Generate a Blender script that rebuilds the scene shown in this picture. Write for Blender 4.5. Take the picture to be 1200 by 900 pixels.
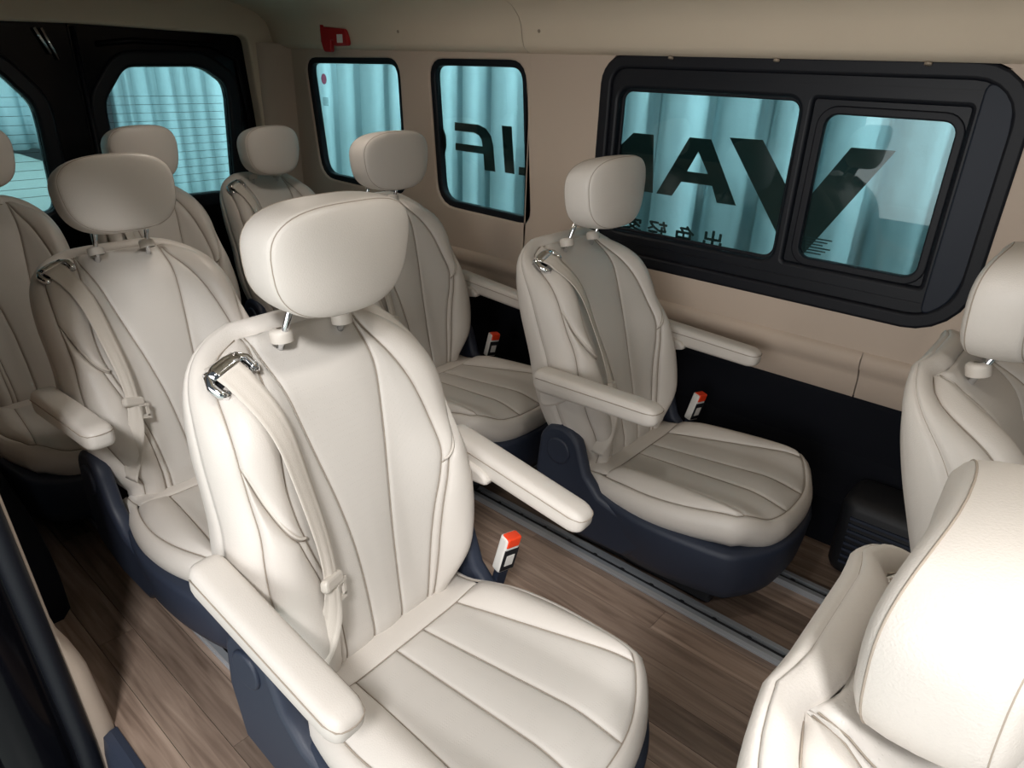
import bpy, math, random
import numpy as np
from mathutils import Vector, Matrix, Quaternion

random.seed(7); np.random.seed(7)
for o in list(bpy.data.objects):
    bpy.data.objects.remove(o, do_unlink=True)
SC = bpy.context.scene
COL = SC.collection
PI = math.pi

# ------------------------------------------------------------------ camera
# X = towards the front of the van, Y = towards the window wall, Z = up (van floor at z = 0)
F_PX = 804.86
CAM_Z = 1.38
CAM_R = Matrix(((0.75168938, -0.29934922, 0.58766753), (0.65875391, 0.29792984, -0.69085534), (0.03172331, 0.9064369, 0.42114816)))
cam_d = bpy.data.cameras.new('camera')
cam_d.sensor_fit = 'HORIZONTAL'; cam_d.sensor_width = 36.0
cam_d.lens = 36.0*F_PX/1200.0
cam_d.clip_start = 0.02; cam_d.clip_end = 100
cam = bpy.data.objects.new('camera', cam_d); COL.objects.link(cam)
cam.matrix_world = Matrix.Translation((0, 0, CAM_Z)) @ CAM_R.to_4x4()
SC.camera = cam

# ------------------------------------------------------------------ world, lights, exposure
SC.view_settings.view_transform = 'Standard'
SC.view_settings.look = 'None'
SC.view_settings.gamma = 1.0
SC.view_settings.use_curve_mapping = False
SC.view_settings.exposure = 0.0
W = bpy.data.worlds.new('hall_light'); SC.world = W; W.use_nodes = True
W.node_tree.nodes['Background'].inputs[0].default_value = (0.80, 0.92, 1.0, 1)
W.node_tree.nodes['Background'].inputs[1].default_value = 0.10

def area(name, loc, target, size, power, color=(1, 1, 1), size_y=None, spread=180):
    d = bpy.data.lights.new(name, 'AREA'); d.energy = power; d.color = color
    d.size = size; d.spread = math.radians(spread)
    if size_y: d.shape = 'RECTANGLE'; d.size_y = size_y
    o = bpy.data.objects.new(name, d); COL.objects.link(o)
    o.location = loc
    o.rotation_euler = (Vector(target)-Vector(loc)).to_track_quat('-Z', 'Y').to_euler()
    return o
# flood lamp of the hall shining in through the open sliding door
area('hall_flood_lamp', (1.4, -1.72, 3.65), (-1.2, 0.35, 0.35), 0.55, 155, (1.0, 0.99, 0.98))
# added soft fill from the door side, brightens the far wall and ceiling
area('door_fill_light', (-0.1, -3.4, 1.25), (-0.5, 1.0, 0.9), 4.2, 125, (1.0, 0.99, 0.98), 2.4)
# lamps added along the side curtain, grazing it so the folds show
for lx in (2.4, 0.2, -2.0, -4.2):
    area('curtain_graze_light', (lx, 2.80, 3.2), (lx-3.2, 3.75, 0.9), 0.30, 21, (0.97, 1.0, 1.0), None, 75)
area('hall_rear_lamp', (-6.2, 0.0, 4.3), (-9.2, 0.8, 0.2), 5.0, 230, (0.97, 1.0, 1.0), 1.5)

# ------------------------------------------------------------------ materials
def new_mat(name):
    m = bpy.data.materials.new(name); m.use_nodes = True
    return m, m.node_tree, m.node_tree.nodes['Principled BSDF']
def mat(name, col, rough=0.5, metal=0.0, spec=0.5, bump=0.0, bscale=300.0, var=0.0, vscale=6.0, coat=0.0):
    m, nt, b = new_mat(name)
    b.inputs['Base Color'].default_value = (*col, 1)
    b.inputs['Roughness'].default_value = rough
    b.inputs['Metallic'].default_value = metal
    b.inputs['Specular IOR Level'].default_value = spec
    b.inputs['Coat Weight'].default_value = coat
    b.inputs['Coat Roughness'].default_value = 0.05
    tc = nt.nodes.new('ShaderNodeTexCoord')
    if bump:
        n = nt.nodes.new('ShaderNodeTexNoise'); n.inputs['Scale'].default_value = bscale; n.inputs['Detail'].default_value = 3
        nt.links.new(tc.outputs['Object'], n.inputs['Vector'])
        bp = nt.nodes.new('ShaderNodeBump'); bp.inputs['Strength'].default_value = bump; bp.inputs['Distance'].default_value = 0.002
        nt.links.new(n.outputs['Fac'], bp.inputs['Height']); nt.links.new(bp.outputs['Normal'], b.inputs['Normal'])
    if var:
        n2 = nt.nodes.new('ShaderNodeTexNoise'); n2.inputs['Scale'].default_value = vscale; n2.inputs['Detail'].default_value = 4
        nt.links.new(tc.outputs['Object'], n2.inputs['Vector'])
        mx = nt.nodes.new('ShaderNodeMix'); mx.data_type = 'RGBA'
        mx.inputs[6].default_value = (*[c*(1-var) for c in col], 1)
        mx.inputs[7].default_value = (*[min(1, c*(1+var)) for c in col], 1)
        nt.links.new(n2.outputs['Fac'], mx.inputs[0]); nt.links.new(mx.outputs[2], b.inputs['Base Color'])
    return m
LEATHER = mat('cream_leather', (0.66, 0.615, 0.566), 0.42, bump=0.25, bscale=420, var=0.03, vscale=5)
def perforated():
    m, nt, b = new_mat('perforated_leather')
    b.inputs['Base Color'].default_value = (0.615, 0.58, 0.538, 1); b.inputs['Roughness'].default_value = 0.5
    tc = nt.nodes.new('ShaderNodeTexCoord')
    v = nt.nodes.new('ShaderNodeTexVoronoi'); v.inputs['Scale'].default_value = 190; v.inputs['Randomness'].default_value = 0.15
    nt.links.new(tc.outputs['Object'], v.inputs['Vector'])
    r = nt.nodes.new('ShaderNodeMapRange'); r.inputs['From Min'].default_value = 0.12; r.inputs['From Max'].default_value = 0.28
    nt.links.new(v.outputs['Distance'], r.inputs['Value'])
    bp = nt.nodes.new('ShaderNodeBump'); bp.inputs['Strength'].default_value = 0.25; bp.inputs['Distance'].default_value = 0.001
    nt.links.new(r.outputs[0], bp.inputs['Height']); nt.links.new(bp.outputs['Normal'], b.inputs['Normal'])
    return m
PERF = perforated()
SEAM = mat('seam_thread', (0.36, 0.305, 0.25), 0.8)
PIPING = mat('leather_piping', (0.64, 0.59, 0.53), 0.45)
NAVY = mat('navy_plastic', (0.022, 0.030, 0.052), 0.5, bump=0.15, bscale=500)
BLACK = mat('black_plastic', (0.010, 0.011, 0.014), 0.55)
CARPET = mat('black_carpet', (0.006, 0.007, 0.011), 0.95, spec=0.2, bump=0.6, bscale=700)
CHROME = mat('chrome', (0.80, 0.81, 0.83), 0.10, 1.0)
STEEL = mat('rail_aluminium', (0.50, 0.53, 0.57), 0.38, 0.55, bump=0.1, bscale=60)
BELT = mat('beige_webbing', (0.67, 0.615, 0.55), 0.7, bump=0.5, bscale=900)
BEIGE = mat('wall_trim_beige', (0.55, 0.445, 0.36), 0.62, bump=0.12, bscale=350, var=0.03, vscale=2)
CEIL = mat('headliner_beige', (0.70, 0.59, 0.46), 0.9, bump=0.35, bscale=700, var=0.03)
GLOSSBLACK = mat('black_body_paint', (0.003, 0.003, 0.0045), 0.16, spec=0.16, coat=0.0)
RUBBER = mat('black_rubber_seal', (0.005, 0.006, 0.010), 0.5, spec=0.3)
FRAMEB = mat('window_frame_black', (0.0045, 0.006, 0.010), 0.45, spec=0.3)
FRAMEG = mat('window_side_panel', (0.014, 0.019, 0.031), 0.5, spec=0.3)
RED = mat('red_plastic', (0.42, 0.006, 0.010), 0.4)
ORANGE = mat('orange_button', (0.95, 0.07, 0.02), 0.35)
WHITEP = mat('white_plastic', (0.80, 0.78, 0.74), 0.4)
DECAL = mat('vinyl_lettering', (0.034, 0.038, 0.032), 0.6)
SCREW = mat('beige_fastener', (0.36, 0.29, 0.22), 0.6)
HEAT = mat('heating_wire', (0.05, 0.07, 0.07), 0.6)
LINER = mat('hall_floor_grey', (0.55, 0.62, 0.58), 0.35, var=0.06, vscale=0.7)
def film(name, tint):
    m = bpy.data.materials.new(name); m.use_nodes = True; nt = m.node_tree
    nt.nodes.remove(nt.nodes['Principled BSDF'])
    t = nt.nodes.new('ShaderNodeBsdfTransparent'); t.inputs[0].default_value = (*tint, 1)
    nt.links.new(t.outputs[0], nt.nodes['Material Output'].inputs['Surface'])
    return m
LETTER_ST = film('sticker_red_film', (0.80, 0.36, 0.44))
def glass_mat(name, tint, refl=0.05):
    m = bpy.data.materials.new(name); m.use_nodes = True; nt = m.node_tree
    nt.nodes.remove(nt.nodes['Principled BSDF'])
    out = nt.nodes['Material Output']
    t = nt.nodes.new('ShaderNodeBsdfTransparent'); t.inputs[0].default_value = (*tint, 1)
    g = nt.nodes.new('ShaderNodeBsdfGlossy'); g.inputs['Roughness'].default_value = 0.0
    lw = nt.nodes.new('ShaderNodeLayerWeight'); lw.inputs['Blend'].default_value = 0.5
    pw_ = nt.nodes.new('ShaderNodeMath'); pw_.operation = 'POWER'; pw_.inputs[1].default_value = 4.0
    nt.links.new(lw.outputs['Facing'], pw_.inputs[0])
    f = nt.nodes.new('ShaderNodeMath'); f.operation = 'MULTIPLY_ADD'; f.inputs[1].default_value = 0.6; f.inputs[2].default_value = 0.03
    nt.links.new(pw_.outputs[0], f.inputs[0])
    mx = nt.nodes.new('ShaderNodeMixShader')
    nt.links.new(f.outputs[0], mx.inputs[0]); nt.links.new(t.outputs[0], mx.inputs[1]); nt.links.new(g.outputs[0], mx.inputs[2])
    nt.links.new(mx.outputs[0], out.inputs['Surface'])
    return m
GLASS = glass_mat('tinted_glass', (0.62, 0.785, 0.80))
def curtain_mat():
    m, nt, b = new_mat('pale_teal_curtain')
    b.inputs['Base Color'].default_value = (0.46, 0.60, 0.64, 1); b.inputs['Roughness'].default_value = 0.75
    tc = nt.nodes.new('ShaderNodeTexCoord')
    n = nt.nodes.new('ShaderNodeTexNoise'); n.inputs['Scale'].default_value = 5; n.inputs['Detail'].default_value = 5
    nt.links.new(tc.outputs['Object'], n.inputs['Vector'])
    bp = nt.nodes.new('ShaderNodeBump'); bp.inputs['Strength'].default_value = 0.25; bp.inputs['Distance'].default_value = 0.05
    nt.links.new(n.outputs['Fac'], bp.inputs['Height']); nt.links.new(bp.outputs['Normal'], b.inputs['Normal'])
    return m
CURTAIN = curtain_mat()
def wood_mat():
    m, nt, b = new_mat('wood_plank')
    oi = nt.nodes.new('ShaderNodeObjectInfo')
    tc = nt.nodes.new('ShaderNodeTexCoord')
    ad = nt.nodes.new('ShaderNodeVectorMath'); ad.operation = 'ADD'
    sc = nt.nodes.new('ShaderNodeVectorMath'); sc.operation = 'SCALE'
    cmb = nt.nodes.new('ShaderNodeCombineXYZ')
    for i in range(3): nt.links.new(oi.outputs['Random'], cmb.inputs[i])
    nt.links.new(cmb.outputs[0], sc.inputs[0]); sc.inputs['Scale'].default_value = 37.0
    nt.links.new(tc.outputs['Object'], ad.inputs[0]); nt.links.new(sc.outputs[0], ad.inputs[1])
    mp = nt.nodes.new('ShaderNodeMapping'); mp.inputs['Scale'].default_value = (1.6, 24, 1)
    nt.links.new(ad.outputs[0], mp.inputs['Vector'])
    n = nt.nodes.new('ShaderNodeTexNoise'); n.inputs['Scale'].default_value = 2.2; n.inputs['Detail'].default_value = 7; n.inputs['Distortion'].default_value = 0.6
    nt.links.new(mp.outputs[0], n.inputs['Vector'])
    cr = nt.nodes.new('ShaderNodeValToRGB')
    e = cr.color_ramp.elements
    e[0].position = 0.30; e[0].color = (0.150, 0.098, 0.070, 1)
    e[1].position = 0.72; e[1].color = (0.360, 0.262, 0.198, 1)
    x = e.new(0.52); x.color = (0.262, 0.182, 0.135, 1)
    nt.links.new(n.outputs['Fac'], cr.inputs[0])
    mr = nt.nodes.new('ShaderNodeMapRange'); mr.inputs['To Min'].default_value = 0.66; mr.inputs['To Max'].default_value = 1.42
    nt.links.new(oi.outputs['Random'], mr.inputs['Value'])
    hv = nt.nodes.new('ShaderNodeHueSaturation'); hv.inputs['Saturation'].default_value = 0.9
    nt.links.new(mr.outputs[0], hv.inputs['Value']); nt.links.new(cr.outputs[0], hv.inputs['Color'])
    nt.links.new(hv.outputs[0], b.inputs['Base Color'])
    b.inputs['Roughness'].default_value = 0.42
    bp = nt.nodes.new('ShaderNodeBump'); bp.inputs['Strength'].default_value = 0.15; bp.inputs['Distance'].default_value = 0.002
    nt.links.new(n.outputs['Fac'], bp.inputs['Height']); nt.links.new(bp.outputs['Normal'], b.inputs['Normal'])
    return m
WOOD = wood_mat()

# ------------------------------------------------------------------ helpers
def tag(o, label=None, cat=None, group=None, kind=None):
    if label: o['label'] = label
    if cat: o['category'] = cat
    if group: o['group'] = group
    if kind: o['kind'] = kind
    return o
def empty(name, loc=(0, 0, 0), rz=0.0):
    o = bpy.data.objects.new(name, None); COL.objects.link(o)
    o.empty_display_size = 0.1; o.location = loc; o.rotation_euler = (0, 0, rz)
    return o
def mesh_obj(name, v, f, m, parent=None, smooth=True, flip=False):
    me = bpy.data.meshes.new(name)
    f = [tuple(int(i) for i in (q[::-1] if flip else q)) for q in f]
    me.from_pydata([tuple(map(float, p)) for p in v], [], f)
    me.validate(); me.update()
    if smooth:
        for p in me.polygons: p.use_smooth = True
    me.materials.append(m)
    o = bpy.data.objects.new(name, me); COL.objects.link(o)
    if parent is not None: o.parent = parent
    return o
class MB:
    def __init__(s): s.v = []; s.f = []
    def add(s, v, f):
        k = len(s.v); s.v += [tuple(p) for p in v]; s.f += [tuple(i+k for i in q) for q in f]; return s
    def build(s, name, m, parent=None, smooth=True): return mesh_obj(name, s.v, s.f, m, parent, smooth)
def sst(a, b, x):
    t = np.clip((np.asarray(x, float)-a)/(b-a), 0, 1); return t*t*(3-2*t)
def interp(xs, ys):
    # smooth (cubic hermite, monotone-ish) interpolator
    xs = np.array(xs, float); ys = np.array(ys, float)
    m = np.gradient(ys, xs)
    def g(x):
        x = np.clip(np.asarray(x, float), xs[0], xs[-1])
        i = np.clip(np.searchsorted(xs, x)-1, 0, len(xs)-2)
        h = xs[i+1]-xs[i]; t = (x-xs[i])/h
        return ((2*t**3-3*t**2+1)*ys[i] + (t**3-2*t**2+t)*h*m[i] + (-2*t**3+3*t**2)*ys[i+1] + (t**3-t**2)*h*m[i+1])
    return g
def grid_faces(nr, nc, wrap=False):
    f = []
    for i in range(nr-1):
        for j in range(nc if wrap else nc-1):
            k = (j+1) % nc
            f.append((i*nc+j, i*nc+k, (i+1)*nc+k, (i+1)*nc+j))
    return f
def tube(pts, r, n=6, closed=False, flat=1.0):
    P = [Vector(p) for p in pts]; N = len(P)
    v = []
    up = None
    for i, p in enumerate(P):
        a = P[(i-1) % N] if (closed or i > 0) else P[i]
        b = P[(i+1) % N] if (closed or i < N-1) else P[i]
        t = (b-a).normalized()
        if up is None:
            up = t.orthogonal().normalized()
        up = (up - up.dot(t)*t)
        up = up.normalized() if up.length > 1e-6 else t.orthogonal().normalized()
        s = t.cross(up)
        for k in range(n):
            an = 2*PI*k/n
            v.append(p + up*(r*math.cos(an)) + s*(r*flat*math.sin(an)))
    f = []
    for i in range(N if closed else N-1):
        for k in range(n):
            j = (i+1) % N; l = (k+1) % n
            f.append((i*n+k, i*n+l, j*n+l, j*n+k))
    if not closed:
        f.append(tuple(range(n))[::-1]); f.append(tuple((N-1)*n+k for k in range(n)))
    return v, f
def box(x0, x1, y0, y1, z0, z1, b=0.0):
    if b <= 0:
        v = [(x, y, z) for x in (x0, x1) for y in (y0, y1) for z in (z0, z1)]
        f = [(0, 1, 3, 2), (4, 6, 7, 5), (0, 4, 5, 1), (2, 3, 7, 6), (0, 2, 6, 4), (1, 5, 7, 3)]
        return v, f
    # rounded in plan, chamfered top and bottom
    def ring(ins, z):
        r = []
        for (cx_, cy_, a0) in ((x1-b, y1-b, 0), (x0+b, y1-b, 90), (x0+b, y0+b, 180), (x1-b, y0+b, 270)):
            for k in range(5):
                a = math.radians(a0+22.5*k)
                r.append((cx_+(b-ins)*math.cos(a), cy_+(b-ins)*math.sin(a), z))
        return r
    c = min(b*0.6, (z1-z0)/2.2)
    R = [ring(c, z0), ring(c*0.3, z0+c*0.3), ring(0, z0+c), ring(0, z1-c), ring(c*0.3, z1-c*0.3), ring(c, z1)]
    v = [p for r in R for p in r]
    f = grid_faces(len(R), 20, True)
    f.append(tuple(range(20))[::-1]); f.append(tuple(100+k for k in range(20)))
    return v, f
DG = None
def curve2d(name, loops, m, thick=0.01, bevel=0.0, matrix=None, parent=None, smooth=False):
    """filled 2-D outline (first loop) with holes (other loops), extruded; returned as a mesh"""
    cu = bpy.data.curves.new(name, 'CURVE'); cu.dimensions = '2D'; cu.fill_mode = 'BOTH'
    cu.extrude = max(thick/2-bevel, 0.0); cu.bevel_depth = bevel; cu.bevel_resolution = 2
    for L in loops:
        sp = cu.splines.new('POLY'); sp.points.add(len(L)-1); sp.use_cyclic_u = True
        for p, q in zip(sp.points, L): p.co = (q[0], q[1], 0, 1)
    t = bpy.data.objects.new('tmp', cu)
    me = bpy.data.meshes.new_from_object(t)
    bpy.data.objects.remove(t); bpy.data.curves.remove(cu)
    me.name = name
    if matrix is not None:
        me.transform(matrix)
        if matrix.determinant() < 0: me.flip_normals()
    me.materials.clear(); me.materials.append(m)
    o = bpy.data.objects.new(name, me); COL.objects.link(o)
    if smooth:
        for p in me.polygons: p.use_smooth = True
        try: me.set_sharp_from_angle(angle=math.radians(35))
        except Exception: pass
    if parent is not None: o.parent = parent
    return o
def rrect(x0, x1, z0, z1, r, n=6):
    if not isinstance(r, (tuple, list)): r = (r,)*4
    out = []
    for (x, z, sx, sz, a0, rr) in ((x1, z1, -1, -1, 0, r[0]), (x0, z1, 1, -1, 90, r[1]), (x0, z0, 1, 1, 180, r[2]), (x1, z0, -1, 1, 270, r[3])):
        cx_, cz_ = x+sx*rr, z+sz*rr
        for k in range(n+1):
            a = math.radians(a0+90*k/n)
            out.append((cx_+rr*math.cos(a), cz_+rr*math.sin(a)))
    return out
def roundpoly(pts, rad, n=5):
    out = []; N = len(pts)
    for i in range(N):
        p = Vector(pts[i]); a = Vector(pts[i-1]); b = Vector(pts[(i+1) % N])
        r = rad[i] if isinstance(rad, (list, tuple)) else rad
        d1 = (a-p); d2 = (b-p)
        l = min(r, d1.length*0.48, d2.length*0.48)
        p1 = p+d1.normalized()*l; p2 = p+d2.normalized()*l
        for k in range(n+1):
            t = k/n
            q = p1*(1-t)**2 + p*2*t*(1-t) + p2*t*t
            out.append((q.x, q.y))
    return out
def planeY(y):   # local (x, y) -> world (x, z), extrusion along world Y
    return Matrix(((1, 0, 0, 0), (0, 0, -1, y), (0, 1, 0, 0), (0, 0, 0, 1)))
def planeX(x):   # local (x, y) -> world (y, z), extrusion along world X
    return Matrix(((0, 0, 1, x), (1, 0, 0, 0), (0, 1, 0, 0), (0, 0, 0, 1)))

# ================================================================== SETTING
XR, XF = -3.45, 1.30      # rear doors / front end of the cabin that is built
YW = 2.16                 # inside of the window wall
YD = 0.25                 # inside of the door side

# ---- floor
fl = mesh_obj('floor', *box(XR, XF, 0.25, YW+0.05, -0.06, -0.006), BLACK, None, False); tag(fl, kind='structure')
pw, pl, gap = 0.0855, 1.03, 0.0012
pv, pf = box(0, pl-gap, 0, pw-gap, -0.008, 0.0)
pme = None
offs = {}
row = 0; y = 0.317-0.0855
rnd = random.Random(5)
while y < YW:
    o0 = {0: -1.11, 1: -1.623}.get(row % 2) + rnd.uniform(-0.05, 0.05)
    if row == 1: o0 = -1.623
    if row == 2: o0 = -1.11
    x = o0 - 3*pl
    while x < XF:
        xa = max(x, XR); xb = min(x+pl, XF); ya = max(y, 0.252)
        if xb-xa > 0.02:
            if pme is None or xb-xa < pl-1e-4 or ya > y:
                p = mesh_obj('plank', *box(0, xb-xa-gap, 0, y+pw-ya-gap, -0.008, 0.0), WOOD, fl, False)
                if pme is None and xb-xa > pl-1e-4 and ya == y: pme = p.data
            else:
                p = bpy.data.objects.new('plank', pme); COL.objects.link(p); p.parent = fl
            p.location = (xa, ya, 0)
        x += pl
    y += pw; row += 1

# ---- hall outside
hf = mesh_obj('floor_2', *box(-18, 8, -8, 6, -0.50, -0.45), LINER, None, False); tag(hf, kind='structure')

def curtain(name, p0, p1, z0, z1, seed, label, amp=0.11, pitch=0.24):
    r = random.Random(seed)
    p0 = Vector(p0); p1 = Vector(p1); d = (p1-p0); L = d.length; d.normalize(); nrm = Vector((-d.y, d.x))
    n = int(L/0.018); ph = 0.0; prof = []
    cp = pitch; ca = amp
    for i in range(n+1):
        ph += 2*PI*0.018/cp
        if ph > 2*PI: ph -= 2*PI; cp = pitch*r.uniform(0.6, 1.7); ca = amp*r.uniform(0.5, 1.25)
        prof.append(ca*(2.0*abs(math.sin(ph/2+0.35*math.sin(ph)))-1.0))
    prof = np.convolve(np.pad(prof, 1, mode='edge'), np.ones(3)/3, 'valid')
    v = []; rows = 8
    for j in range(rows+1):
        t = j/rows; z = z0+(z1-z0)*t
        for i in range(n+1):
            w = prof[i]*(1.0-0.25*t)+0.03*math.sin(i*0.018*1.3+t*2.0)
            q = p0+d*(L*i/n)+nrm*w
            v.append((q.x, q.y, z))
    o = mesh_obj(name, v, grid_faces(rows+1, n+1), CURTAIN)
    sol = o.modifiers.new('thickness', 'SOLIDIFY'); sol.thickness = 0.004
    tag(o, label, 'curtain')
    return o
curtain('curtain', (1.5, 3.75), (-9.9, 3.75), -0.45, 3.6, 3, 'pale teal pleated curtain hanging outside the side windows')
curtain('curtain', (-9.6, 3.50), (-9.6, -4.0), 0.335, 3.6, 11, 'pale teal pleated curtain hanging beyond the rear doors', 0.10, 0.24)
stage = mesh_obj('display_platform', *box(-9.3, -5.6, -4.0, 2.4, -0.45, 0.33, 0.03), LINER, None, False)
tag(stage, 'pale grey low display platform seen through the far left rear window', 'platform')

# ---- window wall ------------------------------------------------------------
W1 = roundpoly([(-3.217, 1.372), (-2.53, 1.382), (-2.50, 0.82), (-3.150, 0.832)], [0.07, 0.07, 0.09, 0.09])
W2 = roundpoly([(-2.325, 1.384), (-1.815, 1.388), (-1.765, 0.810), (-2.275, 0.818)], [0.07, 0.07, 0.05, 0.09])
W3 = rrect(-1.440, -0.240, 0.760, 1.402, (0.12, 0.07, 0.07, 0.13))
def grow(loop, d):
    c = Vector((sum(p[0] for p in loop)/len(loop), sum(p[1] for p in loop)/len(loop)))
    N = len(loop); out = []
    for i in range(N):
        a = Vector(loop[i-1]); b = Vector(loop[(i+1) % N]); t = (b-a)
        if t.length < 1e-6: t = Vector(loop[(i+2) % N])-Vector(loop[i-2])
        n = Vector((t.y, -t.x)).normalized()
        p = Vector(loop[i])
        if n.dot(p-c) < 0: n = -n
        out.append((p.x+n.x*d, p.y+n.y*d))
    return out
wall = curve2d('wall_left', [[(XR-0.10, 0.40), (XF, 0.40), (XF, 1.60), (XR-0.10, 1.60)], grow(W1, 0.012), grow(W2, 0.012), W3], BEIGE, 0.03, 0.0, planeY(YW+0.02))
tag(wall, kind='structure')
# raised trim around the windows (window recesses lie lower)
def panel(x0, x1, z0, z1, holes, name='trim_panel', y=YW-0.008, m=BEIGE, th=0.036, bev=0.008):
    return curve2d(name, [rrect(x0, x1, z0, z1, 0.004, 2)]+holes, m, th, bev, planeY(y), wall, True)
panel(XR, -1.780, 0.585, 1.420, [grow(W1, 0.018), grow(W2, 0.018)])
panel(-1.776, 0.60, 0.585, 1.420, [grow(W3, 0.026)])
panel(0.604, XF, 0.585, 1.420, [])
# sill ledge and lower beige strip
for (xa, xb) in ((XR, -1.780), (-1.776, -0.445), (-0.441, XF)):
    v = []; prof = [(0.0, 0.650), (-0.030, 0.635), (-0.040, 0.615), (-0.036, 0.585), (-0.022, 0.570), (-0.016, 0.550), (-0.014, 0.480), (0.0, 0.472)]
    for x in (xa, xb):
        v += [(x, YW+p[0], p[1]) for p in prof]
    mesh_obj('sill_panel', v, grid_faces(2, len(prof)), BEIGE, wall)
# black lower wall lining
v = []; prof = [(-0.012, 0.490), (-0.02, 0.47), (-0.02, 0.30), (-0.05, 0.22), (-0.10, 0.16), (-0.10, 0.0)]
for x in (XR, XF): v += [(x, YW+p[0], p[1]) for p in prof]
lo = mesh_obj('lower_lining', v, grid_faces(2, len(prof)), CARPET, wall, False)

# window 1 and 2: fixed panes with rubber surround
def fixed_window(name, loop, ypane):
    w = empty(name, (0, 0, 0)); tag(w, kind='structure')
    curve2d('window_frame', [grow(loop, 0.016), grow(loop, -0.010)], FRAMEB, 0.034, 0.006, planeY(YW+0.000), w, True)
    p = curve2d('pane', [grow(loop, 0.004)], GLASS, 0.004, 0, planeY(ypane), w)
    return w, p
win1, pane1 = fixed_window('window_1', W1, YW+0.006)
win2, pane2 = fixed_window('window_2', W2, YW+0.006)
# window 3: large black frame with a fixed pane and a sliding pane
win3 = empty('window_3'); tag(win3, kind='structure')
P3A = rrect(-1.390, -0.780, 0.850, 1.316, 0.035)
P3B = rrect(-0.708, -0.368, 0.868, 1.288, 0.038)
SX0, SX1 = -0.765, -0.333
curve2d('window_frame', [grow(W3, 0.010), grow(P3A, 0.016), rrect(SX0+0.012, SX1-0.006, 0.842, 1.332, 0.02)], FRAMEB, 0.05, 0.012, planeY(YW+0.010), win3, True)
curve2d('outer_seal', [grow(W3, 0.016), grow(W3, -0.010)], RUBBER, 0.03, 0.010, planeY(YW-0.014), win3, True)
curve2d('side_panel', [roundpoly([(-0.328, 1.382), (-0.268, 1.345), (-0.256, 1.26), (-0.256, 0.90), (-0.275, 0.83), (-0.328, 0.782)], 0.03)], FRAMEG, 0.02, 0.005, planeY(YW-0.016), win3, True)
sash = curve2d('sliding_sash', [rrect(SX0, SX1, 0.834, 1.340, 0.02), P3B], FRAMEB, 0.022, 0.006, planeY(YW+0.012), win3, True)
curve2d('pane_gasket', [grow(P3B, 0.014), grow(P3B, -0.001)], RUBBER, 0.012, 0.004, planeY(YW+0.003), sash, True)
curve2d('pane_gasket', [grow(P3A, 0.018), grow(P3A, -0.001)], RUBBER, 0.012, 0.004, planeY(YW+0.014), win3, True)
mb = MB(); mb.add(*box(-0.758, -0.741, YW-0.006, YW+0.012, 1.075, 1.130, 0.004)); mb.build('latch', BLACK, sash)
for zz in (1.356, 0.808):
    MB().add(*box(-1.37, -0.333, YW-0.018, YW-0.010, zz-0.004, zz+0.004)).build('guide_rail', FRAMEB, win3, False)
pane3a = curve2d('pane', [grow(P3A, 0.012)], GLASS, 0.004, 0, planeY(YW+0.022), win3)
pane3b = curve2d('pane', [grow(P3B, 0.010)], GLASS, 0.004, 0, planeY(YW+0.018), win3)
# lettering: applied on the outside of the glass, so it reads mirrored from inside
YL = YW+0.026
def letter(loops, par, y=YL):
    if par is pane2: y = YW+0.009
    k = y/2.206                       # outlines were measured on the plane y = 2.206
    return curve2d('letter', [[(a*k, 1.38+(b-1.38)*k) for a, b in L] for L in loops], DECAL, 0.001, 0, planeY(y), par)
letter([[(-1.001, 1.192), (-0.892, 1.194), (-0.742, 1.003), (-0.630, 1.196), (-0.511, 1.198), (-0.700, 0.872), (-0.757, 0.872)]], pane3a)
letter([[(-1.241, 0.986), (-1.179, 0.986), (-1.150, 1.037), (-1.036, 1.037), (-1.011, 0.986), (-0.943, 0.986), (-1.063, 1.181), (-1.141, 1.181)],
        [(-1.134, 1.073), (-1.057, 1.073), (-1.102, 1.140)]], pane3a)
letter([[(-1.277, 1.178), (-1.358, 1.178), (-1.455, 1.085), (-1.455, 1.178), (-1.510, 1.178), (-1.510, 0.986), (-1.440, 0.986), (-1.330, 1.095), (-1.325, 0.986), (-1.255, 0.986)]], pane3a)
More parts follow.
